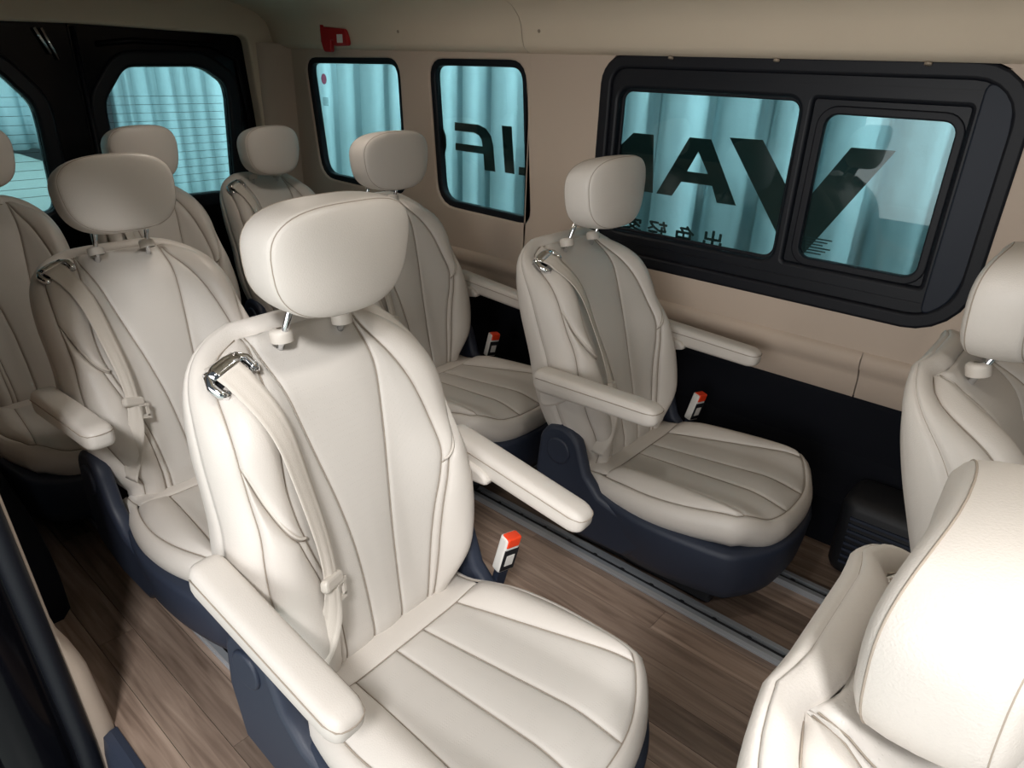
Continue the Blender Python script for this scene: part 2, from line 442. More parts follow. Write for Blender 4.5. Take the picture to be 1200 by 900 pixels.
# LIFE on window 2
letter([[(-1.880, 1.006), (-1.790, 1.006), (-1.790, 1.157), (-1.730, 1.157), (-1.730, 0.975), (-1.880, 0.975)]], pane2)
letter([[(-1.979, 1.156), (-1.926, 1.156), (-1.902, 0.975), (-1.955, 0.975)]], pane2)
letter([[(-2.250, 1.150), (-2.110, 1.150), (-2.066, 1.138), (-2.038, 1.112), (-2.024, 1.075), (-2.009, 0.972), (-2.070, 0.972), (-2.078, 1.036), (-2.245, 1.036), (-2.245, 1.066), (-2.084, 1.066), (-2.090, 1.092), (-2.106, 1.108), (-2.136, 1.116), (-2.250, 1.116)]], pane2)
letter([[(-2.380, 1.142), (-2.350, 1.138), (-2.320, 1.117), (-2.304, 1.087), (-2.302, 1.047), (-2.312, 1.014), (-2.338, 0.992), (-2.380, 0.982)]], pane2)
def hanzi(ch, xc, zc, size):
    cu = bpy.data.curves.new('letter', 'FONT'); cu.body = ch; cu.size = 1.0; cu.resolution_u = 3
    t = bpy.data.objects.new('tmp', cu); COL.objects.link(t)
    bpy.context.view_layer.update()
    me = bpy.data.meshes.new_from_object(t.evaluated_get(bpy.context.evaluated_depsgraph_get()))
    bpy.data.objects.remove(t); bpy.data.curves.remove(cu)
    V = np.array([v.co[:] for v in me.vertices])
    if len(V) == 0: return None
    lo_, hi_ = V.min(0), V.max(0); c = (lo_+hi_)/2; s = size/max(hi_[0]-lo_[0], hi_[1]-lo_[1])
    for v in me.vertices:
        v.co = (xc-(v.co.x-c[0])*s*1.15, YL, zc+(v.co.y-c[1])*s)
    base_v = [tuple(v.co) for v in me.vertices]; base_f = [tuple(p.vertices) for p in me.polygons]
    hb = MB()
    for k_, (dx_, dz_) in enumerate(((0, 0), (.0016, 0), (-.0016, 0), (0, .0014), (0, -.0014))):
        hb.add([(a_+dx_, b_+0.00012*k_, c_+dz_) for a_, b_, c_ in base_v], base_f)
    me = bpy.data.meshes.new('letter'); me.from_pydata(hb.v, [], hb.f); me.update()
    me.materials.clear(); me.materials.append(DECAL); me.name = 'letter'
    o = bpy.data.objects.new('letter', me); COL.objects.link(o); o.parent = pane3a
    sol = o.modifiers.new('thickness', 'SOLIDIFY'); sol.thickness = 0.001
    wf = None
    return o
for ch, xc in (('出', -0.996), ('色', -1.104), ('轻', -1.209), ('客', -1.312)):
    hanzi(ch, xc, 0.864, 0.066)
# round sticker and small maker's marks on the panes
cst = [(0.022*math.cos(a)-3.128, 0.022*math.sin(a)*1.1+1.288) for a in np.linspace(0, 2*PI, 20, endpoint=False)]
curve2d('sticker', [cst], LETTER_ST, 0.001, 0, planeY(YW+0.010), pane1)
curve2d('pane_mark', [rrect(-3.150, -3.105, 1.165, 1.205, 0.004)], film('mark_grey_film', (0.78, 0.80, 0.80)), 0.001, 0, planeY(YW+0.010), pane1)
for k in range(6):
    curve2d('pane_mark', [rrect(-0.690, -0.69+0.05+0.012*(k % 3), 0.884+0.009*k, 0.888+0.009*k, 0.001, 1)], HEAT, 0.001, 0, planeY(YW+0.021), pane3b)

# ---- ceiling with cantrail -----------------------------------------------------
prof = [(2.175, 1.413), (2.145, 1.417), (2.120, 1.423), (2.100, 1.433), (2.090, 1.445), (2.082, 1.470), (2.074, 1.505), (2.058, 1.535), (2.02, 1.566), (1.96, 1.590), (1.86, 1.612), (1.64, 1.632), (1.20, 1.645), (0.75, 1.638), (0.50, 1.622), (0.36, 1.604), (0.30, 1.590), (0.26, 1.575), (0.22, 1.575), (0.16, 1.61)]
ceil = empty('ceiling'); tag(ceil, kind='structure')
for (xa, xb) in ((XR-0.02, -1.7805), (-1.7785, XF)):
    v = []; xs = np.linspace(xa, xb, 9)
    for x in xs: v += [(x, p[0], p[1]) for p in prof]
    mesh_obj('headliner', v, grid_faces(len(xs), len(prof)), CEIL, ceil)
for x in (-1.20, -0.86, -0.47):
    MB().add(*tube([(x, 2.126, 1.418), (x, 2.124, 1.4135)], 0.009, 10)).build('fastener', SCREW, ceil)
for x in (-2.45, -1.70):
    MB().add(*tube([(x, 2.079, 1.490), (x, 2.076, 1.489)], 0.006, 10)).build('fastener', SCREW, ceil)
# roof skin above the headliner
rp = [(2.28, 1.41), (2.27, 1.49), (2.16, 1.63), (1.84, 1.71), (1.20, 1.73), (0.55, 1.71), (0.25, 1.64), (0.13, 1.61), (0.13, 1.59), (0.20, 1.58)]
v = []
for x in (XR-0.08, XF+0.02): v += [(x, p[0], p[1]) for p in rp]
mesh_obj('roof_skin', v, grid_faces(2, len(rp)), GLOSSBLACK, ceil)
mesh_obj('front_header', *box(XF-0.06, XF, 0.2, 2.25, 1.42, 1.66), CEIL, ceil, False)

# ---- rear end: black double doors in a beige surround
rear = empty('wall_rear'); tag(rear, kind='structure')
curve2d('rear_surround', [[(0.18, -0.05), (2.26, -0.05), (2.26, 1.68), (0.18, 1.68)], roundpoly([(0.40, 0.0), (1.99, 0.0), (1.995, 1.05), (1.965, 1.480), (1.20, 1.49), (0.44, 1.470), (0.38, 1.0)], 0.05)], CEIL, 0.10, 0.012, planeX(XR-0.02), rear, True)
# curved beige corner post between rear door and first window
v = []
for z in np.linspace(0.0, 1.44, 8):
    for (xx, yy) in ((XR-0.02, 1.985), (XR+0.035, 1.995), (XR+0.055, 2.03), (XR+0.075, 2.08), (XR+0.11, 2.13), (XR+0.16, 2.165)):
        v.append((xx, yy, z))
mesh_obj('corner_post', v, grid_faces(8, 6), BEIGE, rear)
def rear_door(name, outer, winl, inner_step):
    d = empty(name); tag(d, kind='structure')
    curve2d('door_panel', [outer, winl], GLOSSBLACK, 0.05, 0.012, planeX(XR-0.06), d, True)
    curve2d('window_surround', [grow(winl, 0.045), grow(winl, 0.004)], FRAMEB, 0.05, 0.014, planeX(XR-0.045), d, True)
    p = curve2d('pane', [grow(winl, 0.01)], GLASS, 0.004, 0, planeX(XR-0.075), d)
    zs = np.arange(0.80, 1.20, 0.036)
    ys = [q[0] for q in winl]
    for z in zs:
        MB().add(*tube([(XR-0.072, min(ys)+0.02, z), (XR-0.072, max(ys)-0.02, z)], 0.0011, 4)).build('heating_wire', HEAT, p)
    return d
RWR = roundpoly([(1.380, 1.328), (1.740, 1.336), (1.845, 1.262), (1.856, 1.20), (1.830, 0.735), (1.275, 0.735), (1.264, 1.10), (1.268, 1.185)], [0.05, 0.07, 0.07, 0.05, 0.06, 0.06, 0.05, 0.05])
RWL = [(2.272-q[0], q[1]-0.01) for q in RWR][::-1]
d1 = rear_door('door_1', roundpoly([(1.188, 0.02), (1.990, 0.02), (1.995, 1.05), (1.962, 1.485), (1.188, 1.488)], 0.03), RWR, 1)
d2 = rear_door('door_2', roundpoly([(1.182, 0.02), (0.38, 0.02), (0.36, 1.0), (0.44, 1.475), (1.182, 1.488)], 0.03), RWL, 1)
MB().add(*tube([(XR-0.03, 1.205, 0.05), (XR-0.03, 1.205, 1.47)], 0.010, 8)).build('door_seal', RUBBER, d1)
MB().add(*tube([(XR-0.03, 1.285, 1.405), (XR-0.02, 1.44, 1.425), (XR-0.02, 1.79, 1.42), (XR-0.03, 1.91, 1.36), (XR-0.03, 1.94, 1.1), (XR-0.03, 1.94, 0.5)], 0.012, 8)).build('door_ridge', GLOSSBLACK, d1)
MB().add(*tube([(XR-0.02, 1.06, 1.455), (XR-0.02, 1.075, 1.42), (XR-0.02, 1.10, 1.36)], 0.007, 8)).build('door_hinge_rod', CHROME, d2)
MB().add(*tube([(XR-0.02, 1.085, 1.455), (XR-0.02, 1.125, 1.34)], 0.006, 8)).build('door_hinge_rod', CHROME, d2)

# ---- door side: wall behind the sliding door opening, pillar, sill
wr = empty('wall_right'); tag(wr, kind='structure')
curve2d('side_lining', [[(XR, 0.0), (-1.40, 0.0), (-1.40, 1.60), (XR, 1.60)], rrect(-3.15, -1.75, 0.90, 1.36, 0.08)], BEIGE, 0.03, 0.006, planeY(0.170), wr, True)
curve2d('window_frame', [rrect(-3.17, -1.73, 0.88, 1.38, 0.09), rrect(-3.12, -1.78, 0.93, 1.33, 0.07)], FRAMEB, 0.05, 0.008, planeY(0.165), wr, True)
curve2d('pane', [rrect(-3.14, -1.76, 0.91, 1.35, 0.07)], GLASS, 0.004, 0, planeY(0.16), wr)
# pillar: lining with a flared foot, rubber seal, painted jamb
pil = empty('trim_1'); tag(pil, kind='structure')
zs = np.linspace(-0.40, 1.60, 41)
def pc(z):       # the pillar's curved line (y of the cabin-side edge)
    return 0.207 - 0.028*max(0, min(1, z/0.7))**1.1 + 0.03*max(0, (z-0.9))
v = []
for z in zs:
    zc = max(z, 0.0); ex = 0.007+0.038*(1-float(sst(0.20, 0.34, zc)))*(1-0.35*zc/0.3)
    y0 = pc(z)
    v += [(-1.345, y0-0.002, z), (-1.342, y0+0.003, z), (-1.346, y0+0.5*ex, z), (-1.352, y0+ex-0.004, z), (-1.362, y0+ex, z), (-1.40, y0+ex, z)]
mesh_obj('pillar_lining', v, grid_faces(len(zs), 6), BEIGE, pil)
sec = [(-1.343, 0.0), (-1.332, -0.004), (-1.326, -0.012), (-1.328, -0.026), (-1.338, -0.036), (-1.352, -0.040), (-1.354, -0.052), (-1.342, -0.058), (-1.340, -0.100), (-1.35, -0.15), (-1.39, -0.17)]
def strip(i0, i1, m, name):
    v = []
    for z in zs:
        for (xx, dy) in sec[i0:i1]: v.append((xx, pc(z)+dy, z))
    return mesh_obj(name, v, grid_faces(len(zs), i1-i0), m, pil)
strip(0, 6, RUBBER, 'door_seal')
strip(5, 11, GLOSSBLACK, 'pillar_jamb')
# sill / step plate along the door opening
mesh_obj('floor_edge', *box(XR, -1.36, 0.16, 0.252, -0.05, 0.0), CARPET, fl, False)
st = empty('trim_2'); tag(st, kind='structure')
v = []; prof = [(0.252, 0.004), (0.238, 0.004), (0.222, -0.004), (0.215, -0.05), (0.210, -0.16), (0.10, -0.17), (0.095, -0.40)]
for x in np.linspace(-1.345, XF, 8): v += [(x, p[0], p[1]) for p in prof]
mesh_obj('step_plate', v, grid_faces(8, len(prof)), NAVY, st, False)
# front B pillar and the wall in front of the opening
wf = curve2d('wall_front', [[(0.45, -0.4), (XF, -0.4), (XF, 1.60), (0.45, 1.60)], rrect(0.60, XF-0.1, 0.85, 1.40, 0.06)], GLOSSBLACK, 0.08, 0.01, planeY(0.17))
tag(wf, kind='structure')

# sliding door pushed back along the outside of the body
sd = empty('sliding_door', (-1.45, 0.010, -0.25))
tag(sd, 'glossy black sliding van door pushed back beside the door pillar', 'door')
def sdp(name, m, prof, x0, x1, z0, z1):
    v = []
    zz = np.linspace(z0, z1, 16)
    for z in zz:
        bow = 0.10*(1-0.25*((z-0.45)/1.2)**2)
        for (xx, yy) in prof: v.append((xx, yy - bow, z+0.25))
    return mesh_obj(name, v, grid_faces(len(zz), len(prof)), m, sd)
sdp('door_edge', GLOSSBLACK, [(-1.5, 0.185), (0.04, 0.185), (0.075, 0.175), (0.085, 0.155), (0.082, 0.12), (0.10, 0.11), (0.105, 0.09), (0.09, 0.07), (-1.5, 0.06)], 0, 0, -0.25, 1.5)
MB().add(*tube([(0.086, 0.10+0.0, 0.2), (0.086, 0.085, 0.5), (0.086, 0.075, 0.9), (0.086, 0.09, 1.4)], 0.010, 8)).build('door_seal', RUBBER, sd)

# ================================================================== SEAT
SEAT_Z0 = 0.325
TH = math.radians(22)
B0 = np.array([-0.040, 0.0, SEAT_Z0])
AX = np.array([-math.sin(TH), 0, math.cos(TH)])
NX = np.array([math.cos(TH), 0, math.sin(TH)])
STOP = 0.635; SB = -0.05
Wb = interp([0, .06, .13, .20, .28, .34, .40, .46, .52, .56, .59, .612, .626, .635], [.180, .214, .240, .250, .246, .236, .232, .230, .222, .210, .192, .168, .142, .115])
Bs = interp([0, .10, .20, .30, .40, .50, .60, .635], [.038, .041, .048, .062, .080, .096, .108, .110])
Cs = interp([0, .10, .20, .27, .32, .37, .45, .54, .60, .635], [.112, .122, .142, .163, .174, .173, .160, .137, .120, .1145])
def Ds(a):     # lower edge of the shoulder wing, a = 0 at the inner seam .. 1 at the outside
    return 0.290 + 0.155*np.asarray(a)**2.0
def bn(u, s):
    u = np.asarray(u, float); s = np.asarray(s, float); a = np.abs(u)
    n = 0.040 + 0.022*np.sin(PI*np.clip(s/0.60, 0, 1)) + 0.35*np.clip(s, -1, 0)
    up = sst(0.30, 0.40, s)
    bol = sst(0.075, 0.20, a)
    n = n + bol*(0.052*(1-up)*sst(-0.08, 0.10, s) + 0.038*up*(1-sst(0.46, 0.62, s)))
    n = n - 0.060*sst(0.50, 0.66, s)**1.3
    w = Wb(s)
    n = n - 0.022*sst(w-0.045, w+0.012, a)
    return n
def bp(u, s, dn=0.0):
    u = np.asarray(u, float); s = np.asarray(s, float); n = bn(u, s)+dn
    return B0 + u[..., None]*np.array([0, 1.0, 0]) + s[..., None]*AX + n[..., None]*NX
def bnorm(u, s):
    e = 1e-3
    du = bp(u+e, s)-bp(u-e, s); ds = bp(u, s+e)-bp(u, s-e)
    n = np.cross(du, ds); n /= np.linalg.norm(n, axis=-1, keepdims=True)
    return n
def clus(n, k=0.75):
    t = np.linspace(0, 1, n); c = 0.5-0.5*np.cos(PI*t)
    return t*(1-k)+c*k
def patch_mesh(U, S, P, Nn, puff, groove=0.0035, w=0.022):
    # distance to the four edges, measured in 3-D
    d0 = np.linalg.norm(P-P[:, :1], axis=-1); d1 = np.linalg.norm(P-P[:, -1:], axis=-1)
    d2 = np.linalg.norm(P-P[:1, :], axis=-1); d3 = np.linalg.norm(P-P[-1:, :], axis=-1)
    d = np.minimum(np.minimum(d0, d1), np.minimum(d2, d3))
    h = puff*(1-np.exp(-d/w)) - groove*np.exp(-(d/0.0035)**2)
    return P + Nn*h[..., None]
def back_patch(name, ufun0, ufun1, q0, q1, nu, ns, m, parent, puff, slo=None, shi=None):
    p = clus(nu); q = clus(ns)
    Pg, Qg = np.meshgrid(p, q)
    if slo is None:
        S = q0+(q1-q0)*Qg
    else:
        S = slo(Pg)+(shi(Pg)-slo(Pg))*Qg
    U = ufun0(S)+(ufun1(S)-ufun0(S))*Pg
    P = bp(U, S); N = bnorm(U, S)
    V = patch_mesh(U, S, P, N, puff)
    ns_, nu_ = U.shape
    return mesh_obj(name, V.reshape(-1, 3), grid_faces(ns_, nu_), m, parent)
def outline_norm(o):
    o = np.array(o); t = np.gradient(o, axis=0)
    for _ in range(2):
        t[1:-1] = (t[:-2]+2*t[1:-1]+t[2:])/4
    n = np.stack([t[:, 1], -t[:, 0]], 1); n /= np.linalg.norm(n, axis=1, keepdims=True)
    return n
def tubes(lists, r, n=6):
    mb = MB()
    for L in lists: mb.add(*tube(L, r, n))
    return mb

def build_seat():
    root = empty('passenger_seat')
    # ---------------- backrest shell (border, back)
    qs = SB+clus(48, 0.6)*(STOP-SB)
    L = [(-float(Wb(s)), float(s)) for s in qs]
    Tp = [(float(u), STOP) for u in np.linspace(-0.115, 0.115, 11)[1:-1]]
    R = [(-u, s) for u, s in L[::-1]]
    ol = np.array(L+Tp+R)
    nr = -outline_norm(ol)
    # outward check
    if np.sum(nr*(ol-np.array([0, .3]))) < 0: nr = -nr
    nf = bn(ol[:, 0], ol[:, 1])
    rings = []
    prof = [(0.0, 0.0, -0.0035), (0.03, 0.004, 0.0), (0.10, 0.014, 0), (0.22, 0.023, 0), (0.36, 0.027, 0), (0.44, 0.026, 0), (0.465, 0.0225, 0), (0.49, 0.026, 0), (0.60, 0.026, 0), (0.76, 0.020, 0), (0.90, 0.006, 0), (1.0, -0.018, 0)]
    e0 = bp(ol[:, 0], ol[:, 1])+bnorm(ol[:, 0], ol[:, 1])*-0.0035
    for (t, off, dn) in prof:
        if t == 0.0:
            rings.append(e0); continue
        u = ol[:, 0]+nr[:, 0]*off; s = ol[:, 1]+nr[:, 1]*off
        n = nf*(1-t)+(-0.078-0.012*np.sin(PI*np.clip(ol[:, 1]/.63, 0, 1)))*t+dn
        rings.append(B0+u[:, None]*np.array([0, 1., 0])+s[:, None]*AX+n[:, None]*NX)
    cen = np.array([0, 0.31])
    last = np.stack([ol[:, 0]+nr[:, 0]*-0.018, ol[:, 1]+nr[:, 1]*-0.018], 1)
    nl = (-0.078-0.012*np.sin(PI*np.clip(ol[:, 1]/.63, 0, 1)))
    for k in (0.93, 0.8, 0.6, 0.35, 0.1):
        q = cen+(last-cen)*k
        n = nl*k+(-0.100)*(1-k)-0.008*(1-k*k)
        rings.append(B0+q[:, :1]*np.array([0, 1., 0])+q[:, 1:]*AX+n[:, None]*NX)
    V = np.concatenate(rings); nc = len(ol)
    back = mesh_obj('backrest', V, grid_faces(len(rings), nc), LEATHER, root)
    # panels
    mB = lambda s: -Bs(s); mC = lambda s: -Cs(s); mW = lambda s: -Wb(s)
    back_patch('center_panel', mB, Bs, SB, STOP, 25, 60, PERF, back, 0.007)
    for sg in (1, -1):
        f0 = (lambda s, g=sg: g*Bs(s)); f1 = (lambda s, g=sg: g*Cs(s)); f2 = (lambda s, g=sg: g*Wb(s))
        a, b = (f0, f1) if sg > 0 else (f1, f0)
        back_patch('side_strip', a, b, SB, STOP, 17, 60, PERF, back, 0.005)
        c, d = (f1, f2) if sg > 0 else (f2, f1)
        A = (lambda p: p) if sg > 0 else (lambda p: 1-p)
        zero = lambda p: np.full_like(p, SB)
        top = lambda p: np.full_like(p, STOP)
        mid = lambda p, A=A: Ds(A(p))
        g1 = (lambda s, g=sg: g*(Cs(s)+0.017))
        Dp = lambda s, f: f(s)
        # narrow welt strip beside the seam, then the bolster itself
        def Da(u_abs):  # height of the wing's edge at a given lateral position
            ss_ = np.full_like(u_abs, 0.36)
            for _ in range(30):
                a_ = np.clip((u_abs-Cs(ss_))/(Wb(ss_)-Cs(ss_)), 0, 1); ss_ = 0.5*ss_+0.5*Ds(a_)
            return ss_
        h1, h2 = (f1, g1) if sg > 0 else (g1, f1)
        s1 = float(Ds(0.0)); s2 = float(Da(np.array([float(Cs(0.31)+0.017)]))[0])
        lin = (lambda p, A=A: s1+(s2-s1)*A(p))
        back_patch('welt_strip', h1, h2, 0, 0, 9, 40, LEATHER, back, 0.005, zero, lin)
        b1, b2 = (g1, f2) if sg > 0 else (f2, g1)
        def mid2(p, A=A):
            a_ = A(p); ss_ = np.full_like(p, 0.36)
            for _ in range(30):
                w0 = Wb(ss_); c0 = Cs(ss_); q_ = (0.017+(w0-c0-0.017)*a_)/(w0-c0); ss_ = 0.5*ss_+0.5*Ds(q_)
            return ss_
        back_patch('lower_bolster', b1, b2, 0, 0, 23, 40, LEATHER, back, 0.016, zero, mid2)
        back_patch('shoulder_wing', c, d, 0, 0, 23, 40, LEATHER, back, 0.014, mid, top)
    # seams
    sv = np.linspace(SB+0.01, STOP-0.003, 40)
    lines = []
    for sg in (1, -1):
        for fn in (Bs, Cs, Wb):
            u = sg*fn(sv); lines.append(bp(u, sv, -0.0015))
        s5 = np.linspace(SB+0.01, 0.318, 24); lines.append(bp(sg*(Cs(s5)+0.017), s5, -0.0015))
        a = np.linspace(0.0, 1, 18); s = Ds(a); u = sg*(Cs(s)+(Wb(s)-Cs(s))*a)
        lines.append(bp(u, s, -0.0015))
    tubes(lines, 0.0011, 5).build('seam', SEAM, back)
    # piping beside the wing edge and on the border
    pl_ = []
    for sg in (1, -1):
        a = np.linspace(0.02, 0.98, 18); s = Ds(a)+0.008; u = sg*(Cs(s)+(Wb(s)-Cs(s))*a)
        pl_.append(bp(u, s, 0.006))
    for q_ in pl_: tubes([q_], 0.0028, 6).build('piping', PIPING, back)
    k = 6
    tubes([rings[k]], 0.0011, 5).build('seam', SEAM, back)
    # ---------------- headrest
    hc = np.array([-0.185, 0.0, 1.062]); ht = math.radians(7)
    hu = np.array([-math.sin(ht), 0, math.cos(ht)]); hn = np.array([math.cos(ht), 0, math.sin(ht)])
    M = 56
    def outl(sc):
        o = []
        for i in range(M):
            t = 2*PI*i/M; c, s = math.cos(t), math.sin(t)
            e = 2/2.9
            yy = math.copysign(abs(c)**e, c)*0.154; zz = math.copysign(abs(s)**e, s)*0.098
            yy *= 1.0 - 0.15*(0.5-0.5*zz/0.098)**1.3
            o.append((yy*sc if True else 0, zz*sc))
        return np.array(o)
    hp = [(0.05, 0.060), (0.3, 0.0595), (0.55, 0.0575), (0.74, 0.055), (0.86, 0.052), (0.925, 0.0485), (0.955, 0.0455), (0.962, 0.0425), (0.970, 0.0425), (0.990, 0.036), (1.0, 0.020), (1.002, 0.000), (0.99, -0.020), (0.965, -0.036), (0.958, -0.0385), (0.93, -0.044), (0.85, -0.052), (0.6, -0.058), (0.3, -0.060), (0.05, -0.060)]
    rg = []
    for sc, n in hp:
        o = outl(sc)
        # curved in plan: ends sweep back a little
        nn = n - 0.9*o[:, 0]**2 - 0.02*np.clip((o[:, 1]+0.02)/0.1, -1, 1)*0 + 0.010*(o[:, 1]/0.1)
        rg.append(hc+o[:, :1]*np.array([0, 1., 0])+o[:, 1:]*hu+nn[:, None]*hn)
    V = np.concatenate(rg); f = grid_faces(len(hp), M, True)
    f.append(tuple(range(M))[::-1]); f.append(tuple((len(hp)-1)*M+i for i in range(M)))
    head = mesh_obj('headrest', V, f, LEATHER, root, True, True)
    sm = MB()
    for k in (7, 14):
        sm.add(*tube(rg[k], 0.0012, 5, True))
    sm.build('seam', SEAM, head)
    for sg in (1, -1):
        u = 0.067*sg
        base = bp(np.array(u), np.array(0.612), 0.004) - 0.028*NX
        base = B0+np.array([0, u, 0])+0.617*AX+0.022*NX
        top = hc+np.array([0, u, 0])-0.06*hu-0.040*hn
        dirv = (top-base)/np.linalg.norm(top-base)
        MB().add(*tube([base-dirv*0.03, base, top], 0.0062, 12)).build('headrest_post', CHROME, root)
        # sleeve: low flanged bush
        prof = [(0.0070, 0.0105), (0.010, 0.0105), (0.015, 0.0095), (0.0195, 0.006), (0.0205, 0.001), (0.020, -0.014)]
        v = []
        up = 0.8*AX+0.2*dirv; up /= np.linalg.norm(up)
        e1 = np.array([0, 1., 0]); e2 = np.cross(up, e1)
        for (r, h) in prof:
            for i in range(20):
                an = 2*PI*i/20; v.append(base+up*(h+0.012)+e1*r*math.cos(an)+e2*r*math.sin(an))
        mesh_obj('post_sleeve', v, grid_faces(len(prof), 20, True), PIPING, root, True, True)
    # ---------------- cushion
    XB = 0.050
    xf = lambda y: 0.515 - 0.090*(np.abs(y)/0.23)**2.6
    e1 = lambda q: 0.037+0.018*q
    e2 = lambda q: 0.140+0.058*q
    e3 = lambda q: 0.215+0.034*np.sin(PI*np.clip(q*0.95+0.05, 0, 1))**0.8
    def cz(x, y):
        x = np.asarray(x, float); y = np.asarray(y, float); a = np.abs(y)
        z = 0.306 + 0.050*np.clip(x, 0, 1)/0.5 + 0.020*sst(0.12, 0.20, a)*sst(-0.02, 0.15, x) - 0.034*sst(0.38, 0.56, x)**1.3 - 0.014*sst(0.20, 0.255, a)
        return z
    def cp(x, y):
        return np.stack([x, y, cz(x, y)], -1)
    def cn(x, y):
        e = 1e-3
        n = np.cross(cp(x+e, y)-cp(x-e, y), cp(x, y+e)-cp(x, y-e)); return n/np.linalg.norm(n, axis=-1, keepdims=True)
    sides = [(float(y0), float(x0)) for x0, y0 in []]
    # outline, right rear -> right side -> front -> left side
    qv = clus(26, 0.5)
    rt = []
    for x in np.linspace(-0.04, XB, 5)[:-1]: rt.append((x, -0.215))
    for q in qv: yv = -e3(q); rt.append((XB+q*(xf(yv)-XB), yv))
    fr = [(float(xf(y)), float(y)) for y in np.linspace(-e3(1.0), e3(1.0), 24)[1:-1]]
    ol = np.array(rt+fr+[(x, -y) for x, y in rt[::-1]])
    nr = outline_norm(ol)
    if np.sum(nr*(ol-np.array([.2, 0]))) < 0: nr = -nr
    zf = cz(ol[:, 0], ol[:, 1])
    rings = []
    for (dz, off) in [(-0.003, 0.0), (-0.001, 0.003), (-0.005, 0.012), (-0.016, 0.022), (-0.034, 0.027), (-0.055, 0.025), (-0.075, 0.016), (-0.095, 0.0), (-0.10, -0.02)]:
        rings.append(np.stack([ol[:, 0]+nr[:, 0]*off, ol[:, 1]+nr[:, 1]*off, zf+dz], 1))
    cush = mesh_obj('cushion', np.concatenate(rings), grid_faces(len(rings), len(ol)), LEATHER, root, True, True)
    def cpatch(name, X, Y, m, puff):
        P = cp(X, Y); N = cn(X, Y)
        V = patch_mesh(X, Y, P, N, puff)
        return mesh_obj(name, V.reshape(-1, 3), grid_faces(*X.shape), m, cush)
    p = clus(17); q = clus(46)
    Pg, Qg = np.meshgrid(p, q)
    for nm, ya, yb, m, pf_ in (('insert_panel', lambda t: -e1(t), e1, PERF, 0.006), ('insert_panel', e1, e2, PERF, 0.006), ('insert_panel', lambda t: -e2(t), lambda t: -e1(t), PERF, 0.006),
                             ('side_bolster', e2, e3, LEATHER, 0.015), ('side_bolster', lambda t: -e3(t), lambda t: -e2(t), LEATHER, 0.015)):
        Y = ya(Qg)+(yb(Qg)-ya(Qg))*Pg; X = XB+Qg*(xf(Y)-XB)
        cpatch(nm, X, Y, m, pf_)
    Pg, Qg = np.meshgrid(clus(30), clus(12))
    cpatch('rear_band', -0.04+(XB+0.04)*Qg, -0.215+0.430*Pg, LEATHER, 0.006)
    ln = []
    qq = np.linspace(0, 1, 30)
    for e in (e1, e2):
        for sg in (1, -1):
            Y = sg*e(qq); X = XB+qq*(xf(Y)-XB); P = cp(X, Y); P[:, 2] -= 0.0015; ln.append(P)
    Y = np.linspace(-.2, .2, 20); ln.append(cp(np.full(20, XB), Y)-np.array([0, 0, .0015]))
    P = np.stack([ol[:, 0], ol[:, 1], zf-0.001], 1); ln.append(P)
    tubes(ln, 0.0011, 5).build('seam', SEAM, cush)
    # ---------------- base shell
    def expand(d): return np.stack([ol[:, 0]+nr[:, 0]*d, ol[:, 1]+nr[:, 1]*d], 1)
    xr = ol[:, 0]
    zt = 0.264 + 0.014*(1-sst(0.0, 0.25, xr)) - 0.004*sst(0.25, 0.48, xr)
    rg = []
    for (d, fz) in [(-0.01, 1.0), (0.026, 1.0), (0.034, 0.97), (0.036, 0.90), (0.032, 0.6), (0.024, 0.25), (0.010, 0.05), (-0.008, 0.0), (-0.05, 0.0)]:
        o = expand(d); z = 0.095+(zt-0.095)*fz
        rg.append(np.stack([o[:, 0], o[:, 1], z], 1))
    n0 = len(ol)
    V = np.concatenate(rg); f = grid_faces(len(rg), n0)
    f.append(tuple((len(rg)-1)*n0+i for i in range(n0)))
    for i in range(len(rg)-1): f.append((i*n0, (i+1)*n0, (i+1)*n0+n0-1, i*n0+n0-1))
    shell = mesh_obj('base_shell', V, f, NAVY, root, True, True)
    # recliner covers
    for sg in (1, -1):
        arc = [(-0.080+0.062*math.cos(math.radians(a)), 0.372+0.062*math.sin(math.radians(a))) for a in range(20, 200, 15)]
        lp = [(0.22, 0.190), (0.165, 0.232), (0.06, 0.258), (0.005, 0.315)]+arc+[(-0.150, 0.28), (-0.125, 0.16), (0.0, 0.125), (0.16, 0.13)]
        rc = curve2d('recliner_cover', [lp], NAVY, 0.040, 0.014, planeY(sg*0.258), root, True)
        arc2 = [(-0.080+0.036*math.cos(math.radians(a)), 0.369+0.036*math.sin(math.radians(a))) for a in range(0, 360, 20)]
        curve2d('pivot_cap', [arc2], NAVY, 0.014, 0.005, planeY(sg*0.278), rc, True)
    # pedestal: two slide beams and a cross box
    for sg in (1, -1):
        ped = MB().add(*box(-0.10, 0.40, sg*0.15-0.03, sg*0.15+0.03, 0.022, 0.105, 0.012)).build('slide_beam', BLACK, root, False)
        for xx in (-0.02, 0.12, 0.27):
            MB().add(*tube([(xx, sg*0.179, 0.060), (xx, sg*0.185, 0.060)], 0.011, 10)).build('bolt', STEEL, ped)
    MB().add(*box(-0.02, 0.34, -0.125, 0.125, 0.05, 0.105, 0.02)).build('seat_frame', BLACK, root, False)
    MB().add(*tube([(0.43, -0.13, 0.085), (0.455, -0.10, 0.08), (0.455, 0.10, 0.08), (0.43, 0.13, 0.085), (0.30, 0.14, 0.092)], 0.008, 8)).build('slide_handle', BLACK, root)
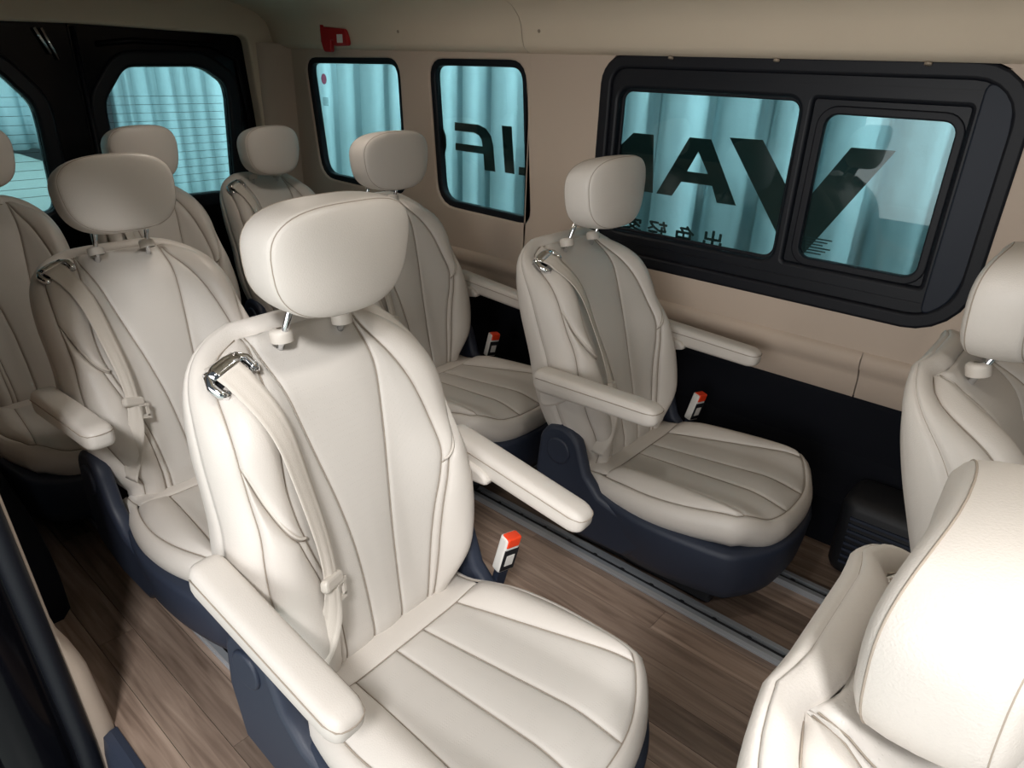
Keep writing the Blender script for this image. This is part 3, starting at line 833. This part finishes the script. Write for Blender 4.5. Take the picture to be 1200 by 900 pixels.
    # ---------------- armrests
    for sg in (1, -1):
        yc = 0.306*sg
        xa, xb = -0.150, 0.240
        v = []; N = 24; xs = xa+(xb-xa)*clus(26, 0.85)
        for x in xs:
            t = (x-xa)/(xb-xa)
            endr = min(1.0, ((x-xa)/0.030))if x < xa+0.03 else 1.0
            k = 1.0
            if x > xb-0.034: k = math.sqrt(max(0.0, 1-((x-(xb-0.034))/0.034)**2))
            if x < xa+0.028: k = math.sqrt(max(0.0, 1-(((xa+0.028)-x)/0.028)**2))
            hw = 0.032*(0.45+0.55*k) if k < 1 else 0.032
            hh = (0.034-0.006*t)*(0.35+0.65*k) if k < 1 else (0.034-0.006*t)
            zc = 0.590-0.012*t
            for i in range(N):
                an = 2*PI*i/N; c, s = math.cos(an), math.sin(an); e = 2/3.6
                v.append((x, yc+hw*math.copysign(abs(c)**e, c), zc+hh*math.copysign(abs(s)**e, s)))
        f = grid_faces(len(xs), N, True)
        f.append(tuple(range(N))[::-1]); f.append(tuple((len(xs)-1)*N+i for i in range(N)))
        arm = mesh_obj('armrest', v, f, LEATHER, root, True, True)
        pts = []
        for x in list(np.linspace(xa+0.02, xb-0.03, 8)): pts.append((x, yc+0.0325, 0.602-0.012*(x-xa)/(xb-xa)))
        for a in range(-60, 61, 20): pts.append((xb-0.018+0.020*math.cos(math.radians(a)), yc-0.030*math.sin(math.radians(a)), 0.590))
        for x in list(np.linspace(xb-0.03, xa+0.02, 8)): pts.append((x, yc-0.0325, 0.602-0.012*(x-xa)/(xb-xa)))
        MB().add(*tube(pts, 0.0012, 5)).build('seam', SEAM, arm)
        curve2d('arm_bracket', [roundpoly([(-0.155, 0.580), (-0.02, 0.572), (0.00, 0.558), (-0.06, 0.545), (-0.105, 0.515), (-0.15, 0.50)], 0.02)], LEATHER, 0.030, 0.008, planeY(sg*0.276), arm, True)
    # ---------------- belt (on the seat's right, -Y side)
    guide_u, guide_s = -0.178, 0.588
    gp = bp(np.array(guide_u), np.array(guide_s), 0.018)
    gn = bnorm(np.array(guide_u), np.array(guide_s))
    gy = np.array([0, 1., 0]) + 0.35*AX; gy = gy-gy.dot(gn)*gn; gy /= np.linalg.norm(gy); gz = np.cross(gn, gy)
    # chrome ring: open C shape with a hooded upper bar
    pts = []
    for (a, b, h) in [(-0.030, -0.030, -0.004), (-0.038, -0.020, 0.002), (-0.039, -0.004, 0.006), (-0.030, 0.012, 0.009), (-0.012, 0.018, 0.011), (0.012, 0.018, 0.011), (0.030, 0.014, 0.009), (0.039, 0.0, 0.006), (0.038, -0.016, 0.001), (0.032, -0.024, -0.004)]:
        pts.append(gp+gy*a+gz*(-b)*-1+gn*h)
    guide = MB().add(*tube(pts, 0.0088, 10)).build('belt_guide', CHROME, root)
    v = []
    for (b, h) in [(0.026, -0.004), (0.024, 0.008), (0.012, 0.016), (-0.004, 0.014)]:
        for a in np.linspace(-0.030, 0.030, 5): v.append(gp+gy*a+gz*b+gn*h)
    hood = mesh_obj('guide_hood', v, grid_faces(4, 5), CHROME, guide)
    mB_ = hood.modifiers.new('thickness', 'SOLIDIFY'); mB_.thickness = 0.004
    v, f = box(-0.028, 0.028, -0.012, 0.014, -0.008, 0.004)
    mesh_obj('guide_slot', [gp+gy*p_[0]+gz*p_[1]+gn*p_[2] for p_ in v], f, BLACK, guide, False)
    # webbing path in (u, s, lift)
    path = interp([0, .18, .36, .54, .68, .82, 1.0], [guide_u, -0.167, -0.160, -0.158, -0.164, -0.180, -0.208])
    lift = interp([0, .15, .5, .68, .85, 1.0], [0.024, 0.026, 0.022, 0.026, 0.020, 0.006])
    tt = np.linspace(0, 1, 60); ss = guide_s+0.006+(0.015-guide_s)*tt
    C = bp(path(tt), ss)
    # keep the strap from dipping into the step under the wing
    cn_ = np.array([bnorm(np.array(path(t)), np.array(s)) for t, s in zip(tt, ss)])
    k = np.ones(13)/13
    C = C+cn_*lift(tt)[:, None]
    Cs_ = np.stack([np.convolve(np.pad(C[:, i], 6, mode='edge'), k, 'valid') for i in range(3)], 1)
    C[4:-4] = Cs_[4:-4]
    nn = np.stack([np.convolve(np.pad(cn_[:, i], 9, mode='edge'), np.ones(19)/19, 'valid') for i in range(3)], 1)
    hw = 0.0255
    v = []
    tw = interp([0, .3, .55, .68, .75, 1.0], [0.15, -0.05, 0.1, 0.35, 0.5, 1.1])
    nar = interp([0, .1, .5, .66, .70, .8, 1.0], [1.0, .95, .85, .62, .62, .75, .8])
    for i in range(60):
        t = C[min(i+1, 59)]-C[max(i-1, 0)]; t /= np.linalg.norm(t)
        sd_ = np.cross(nn[i], t); sd_ /= np.linalg.norm(sd_)
        a = float(tw(tt[i])); nv = np.cross(t, sd_)
        sd2 = sd_*math.cos(a)+nv*math.sin(a)
        for k2 in np.linspace(-1, 1, 7):
            fold = 0.0025*math.cos(k2*PI*1.5)*(0.3+1.2*(1-float(nar(tt[i]))))
            v.append(C[i]+sd2*hw*k2*float(nar(tt[i]))+nv*fold)
    belt = mesh_obj('seat_belt', v, grid_faces(60, 7), BELT, root)
    bs = belt.modifiers.new('thickness', 'SOLIDIFY'); bs.thickness = 0.0018
    i = 40
    tc_ = C[i]; t = C[i+1]-C[i-1]; t /= np.linalg.norm(t); n_ = nn[i]; sdv = np.cross(n_, t)
    def loc(pts): return [tc_+sdv*a+t*b+n_*c for a, b, c in pts]
    tv, tf = box(-0.030, 0.030, -0.012, 0.012, -0.006, 0.010, 0.009)
    ton = mesh_obj('belt_tongue', loc(tv), tf, PIPING, root, False)
    tv, tf = box(-0.052, -0.018, 0.004, 0.034, -0.002, 0.002)
    mb = MB(); mb.add(*box(0.010, 0.040, 0.006, 0.014, 0.0, 0.008)); mb.add(*box(0.010, 0.018, 0.012, 0.040, 0.001, 0.006)); mb.add(*box(0.032, 0.040, 0.012, 0.040, 0.001, 0.006)); mb.add(*box(0.010, 0.040, 0.036, 0.046, 0.001, 0.006))
    mesh_obj('tongue_plate', loc(mb.v), mb.f, PIPING, ton, False)
    # ---------------- buckle on the seat's left, +Y side
    bd = np.array([0.18, 0.10, 0.97]); bd /= np.linalg.norm(bd)
    bf = np.array([0.96, -0.22, -0.10]); bf = bf-bf.dot(bd)*bd; bf /= np.linalg.norm(bf); bs_ = np.cross(bd, bf)
    bb = np.array([0.050, 0.300, 0.305])
    BKS = 1.4
    def bl(pts): return [bb+(bs_*a+bf*b+bd*c)*BKS for a, b, c in pts]
    v, f = box(-0.0165, 0.0165, -0.010, 0.010, 0.0, 0.070, 0.005)
    bk = mesh_obj('buckle', bl(v), f, WHITEP, root, False)
    v, f = box(-0.0145, 0.0145, -0.008, 0.0112, 0.052, 0.0715, 0.004); mesh_obj('release_button', bl(v), f, ORANGE, bk, False)
    v, f = box(-0.0145, 0.0145, 0.006, 0.0108, 0.004, 0.048); mesh_obj('buckle_face', bl(v), f, BLACK, bk, False)
    v, f = box(-0.0085, 0.0085, 0.006, 0.0114, 0.014, 0.036); mesh_obj('buckle_label', bl(v), f, WHITEP, bk, False)
    v, f = box(-0.013, 0.013, -0.006, 0.006, -0.12, 0.004, 0.004); mesh_obj('buckle_stalk', bl(v), f, NAVY, root, False)
    return root

def children(o): return [c for c in bpy.data.objects if c.parent == o]
def copy_tree(o, parent=None, skip=()):
    c = o.copy(); COL.objects.link(c); c.parent = parent
    for ch in KIDS.get(o.name, []):
        if ch.name.split('.')[0] not in skip: copy_tree(ch, c, skip)
    return c
proto = build_seat()
bpy.context.view_layer.update()
KIDS = {}
for o in bpy.data.objects:
    if o.parent is not None: KIDS.setdefault(o.parent.name, []).append(o)
NOARM = ('armrest',)
NOBELT = ('seat_belt', 'belt_tongue', 'belt_guide')
SEATS = [
    # x, y, yaw, recline, headrest shift (forward, up), arm tilt (seat right, seat left), width factor, parts left out, label
    (-0.875, 0.673, 3.0, -8.0, (-0.006, 0.012), (-3, 0), 1.0, (), 'brightly lit cream leather seat in the foreground with both armrests down'),
    (-0.935, 1.690, 0.3, 0.0, (0.022, 0.0), (4, 0), 1.0, (), 'cream leather seat in front of the large sliding window with orange buckle'),
    (-1.720, 0.714, 0.2, 7.0, (0.0, -0.005), (0, 0), 1.0, (), 'shaded cream leather seat directly behind the brightly lit foreground seat'),
    (-1.800, 1.610, 0.4, -2.0, (0.012, 0.0), (0, 0), 1.0, (), 'cream leather seat below the two small side windows, partly behind the foreground headrest'),
    (-2.56, 0.572, 0.0, 0.0, (0, 0.0), (0, 0), 0.84, NOARM, 'rear row leather seat cut off by the left edge of the photo'),
    (-2.56, 1.098, 0.0, 0.0, (0, -0.02), (0, 0), 0.84, NOARM, 'middle seat of the rear row in front of the black rear door window'),
    (-2.56, 1.615, 0.0, 0.0, (0, -0.04), (0, 0), 0.84, NOARM, 'rear corner leather seat beside the first side window, its headrest pushed down'),
    (0.150, 1.470, 0.0, 0.0, (-0.045, -0.030), (0, 0), 1.0, NOARM+NOBELT, 'front row leather seat cut off by the right edge under the large window'),
    (0.240, 0.590, 0.0, 0.0, (-0.036, -0.072), (0, 0), 1.0, NOARM+NOBELT, 'large close leather seat at bottom right seen from behind its headrest'),
]
PIV = Vector((-0.08, 0, 0.375))
BACKPARTS = ('backrest', 'headrest', 'headrest_post', 'post_sleeve', 'armrest', 'belt_guide', 'seat_belt', 'belt_tongue')
seat_objs = []
for row in SEATS[1:]:
    seat_objs.append((copy_tree(proto, None, row[7]), row))
seat_objs.append((proto, SEATS[0]))
for (o, (x, y, yaw, rec, hr, arms, wf_, skip, label)) in seat_objs:
    o.location = (x, y, 0); o.rotation_euler = (0, 0, math.radians(yaw)); o.scale = (1, wf_, 1)
    tag(o, label, 'seat', 'cream leather van seats')
    na = 0
    for ch in [c for c in bpy.data.objects if c.parent == o]:
        kind = ch.name.split('.')[0]
        if kind not in BACKPARTS: continue
        R = Matrix.Rotation(-math.radians(rec), 4, 'Y')
        M = Matrix.Translation(PIV) @ R @ Matrix.Translation(-PIV)
        if kind == 'headrest': M = M @ Matrix.Translation((hr[0], 0, hr[1]))
        if kind == 'armrest':
            left = sum(v.co.y for v in ch.data.vertices) > 0
            A = Vector((-0.14, 0, 0.58))
            M = M @ Matrix.Translation(A) @ Matrix.Rotation(-math.radians(arms[1 if left else 0]), 4, 'Y') @ Matrix.Translation(-A)
        ch.matrix_basis = M

# ================================================================== floor rails and wall side details
for (ry, lab) in ((0.53, 'aluminium seat rail under the door side of the aisle seats'), (0.83, 'aluminium seat rail under the aisle edge of the aisle seats'),
                  (1.480, 'aluminium seat rail along the aisle edge of the window seats'), (1.790, 'aluminium seat rail nearest the window wall')):
    r = empty('seat_rail', (0, ry, 0)); tag(r, lab, 'rail', 'seat rails in the floor')
    MB().add(*box(-3.3, 1.0, -0.028, 0.028, 0.0, 0.006)).build('rail_base', STEEL, r, False)
    for sg in (1, -1):
        MB().add(*box(-3.3, 1.0, sg*0.0185-0.0075, sg*0.0185+0.0075, 0.005, 0.020)).build('rail_lip', STEEL, r, False)
    MB().add(*box(-3.3, 1.0, -0.011, 0.011, 0.005, 0.008)).build('rail_slot', BLACK, r, False)
    mb = MB()
    for x in np.arange(-3.2, 0.95, 0.10):
        mb.add(*tube([(x, 0, 0.006), (x, 0, 0.0135)], 0.0095, 10))
    s_ = mb.build('rail_stud', BLACK, r, False); s_['kind'] = 'stuff'

# black side box with vent ribs by the window wall
vb = empty('vent_box', (-0.02, 2.02, 0)); tag(vb, 'black ribbed plastic heater vent box at floor level under the large window', 'vent box')
MB().add(*box(-0.34, 0.42, -0.09, 0.10, 0.0, 0.26, 0.05)).build('box_body', BLACK, vb)
for k in range(8):
    MB().add(*box(-0.30, 0.02, -0.096, -0.085, 0.05+0.022*k, 0.058+0.022*k)).build('rib', NAVY, vb, False)
# rear wheel arch box on the door side
wb = empty('wheel_arch_cover', (-2.25, 0.262, 0)); tag(wb, 'black carpeted wheel arch cover on the floor behind the door pillar', 'wheel arch')
v = []
for yy in (-0.062, 0.03, 0.057, 0.062):
    sc = {-0.062: 1.0, 0.03: 1.0, 0.057: 0.93, 0.062: 0.86}[yy]
    for a in np.linspace(0, PI, 19):
        v.append((0.46*sc*math.cos(a), yy, 0.30*sc*math.sin(a)**0.7))
f = grid_faces(4, 19); f.append(tuple(57+i for i in range(19)))
mesh_obj('arch_shell', v, f, CARPET, wb)

# emergency hammer on the cantrail
eh = empty('emergency_hammer', (-2.88, 2.074, 1.467)); tag(eh, 'red emergency window hammer clipped above the first side window', 'hammer')
M_h = planeY(0.0)
curve2d('hammer_body', [roundpoly([(-0.095, 0.038), (0.085, 0.028), (0.098, -0.028), (0.00, -0.030), (0.00, -0.006), (-0.028, -0.006), (-0.028, -0.055), (-0.075, -0.055), (-0.090, -0.02)], 0.010)], RED, 0.022, 0.006, M_h, eh, True)
MB().add(*tube([(-0.088, 0, 0.05), (-0.088, 0, -0.02)], 0.013, 10)).build('hammer_head', RED, eh)
curve2d('sticker', [rrect(0.03, 0.07, -0.022, 0.012, 0.002, 2)], WHITEP, 0.002, 0, planeY(-0.012), eh)

# dome lamps on the ceiling; the rearmost is an added fill for the rear
for (lx, ly, lz, pw_, sz_, lab) in ((0.50, 0.42, 1.585, 4.4, 0.10, 'round white dome lamp on the ceiling above the front row seats'),
                                    (-0.48, 0.72, 1.610, 2.4, 0.12, 'round white dome lamp on the ceiling above the foreground seat'),
                                    (-2.05, 1.20, 1.615, 2.5, 0.22, 'unseen dome lamp added on the ceiling to brighten the rear of the cabin')):
    dl = empty('dome_lamp', (lx, ly, lz)); tag(dl, lab, 'lamp')
    MB().add(*tube([(0, 0, 0.035), (0, 0, 0.012)], 0.07+sz_*0.2, 28)).build('lamp_body', WHITEP, dl)
    li = bpy.data.lights.new('dome_light', 'AREA'); li.shape = 'DISK'; li.size = sz_; li.energy = pw_; li.color = (1.0, 0.955, 0.90) if lx > -1 else (1.0, 0.90, 0.80)
    lo_ = bpy.data.objects.new('dome_light', li); COL.objects.link(lo_); lo_.parent = dl; lo_.location = (0, 0, 0.005)
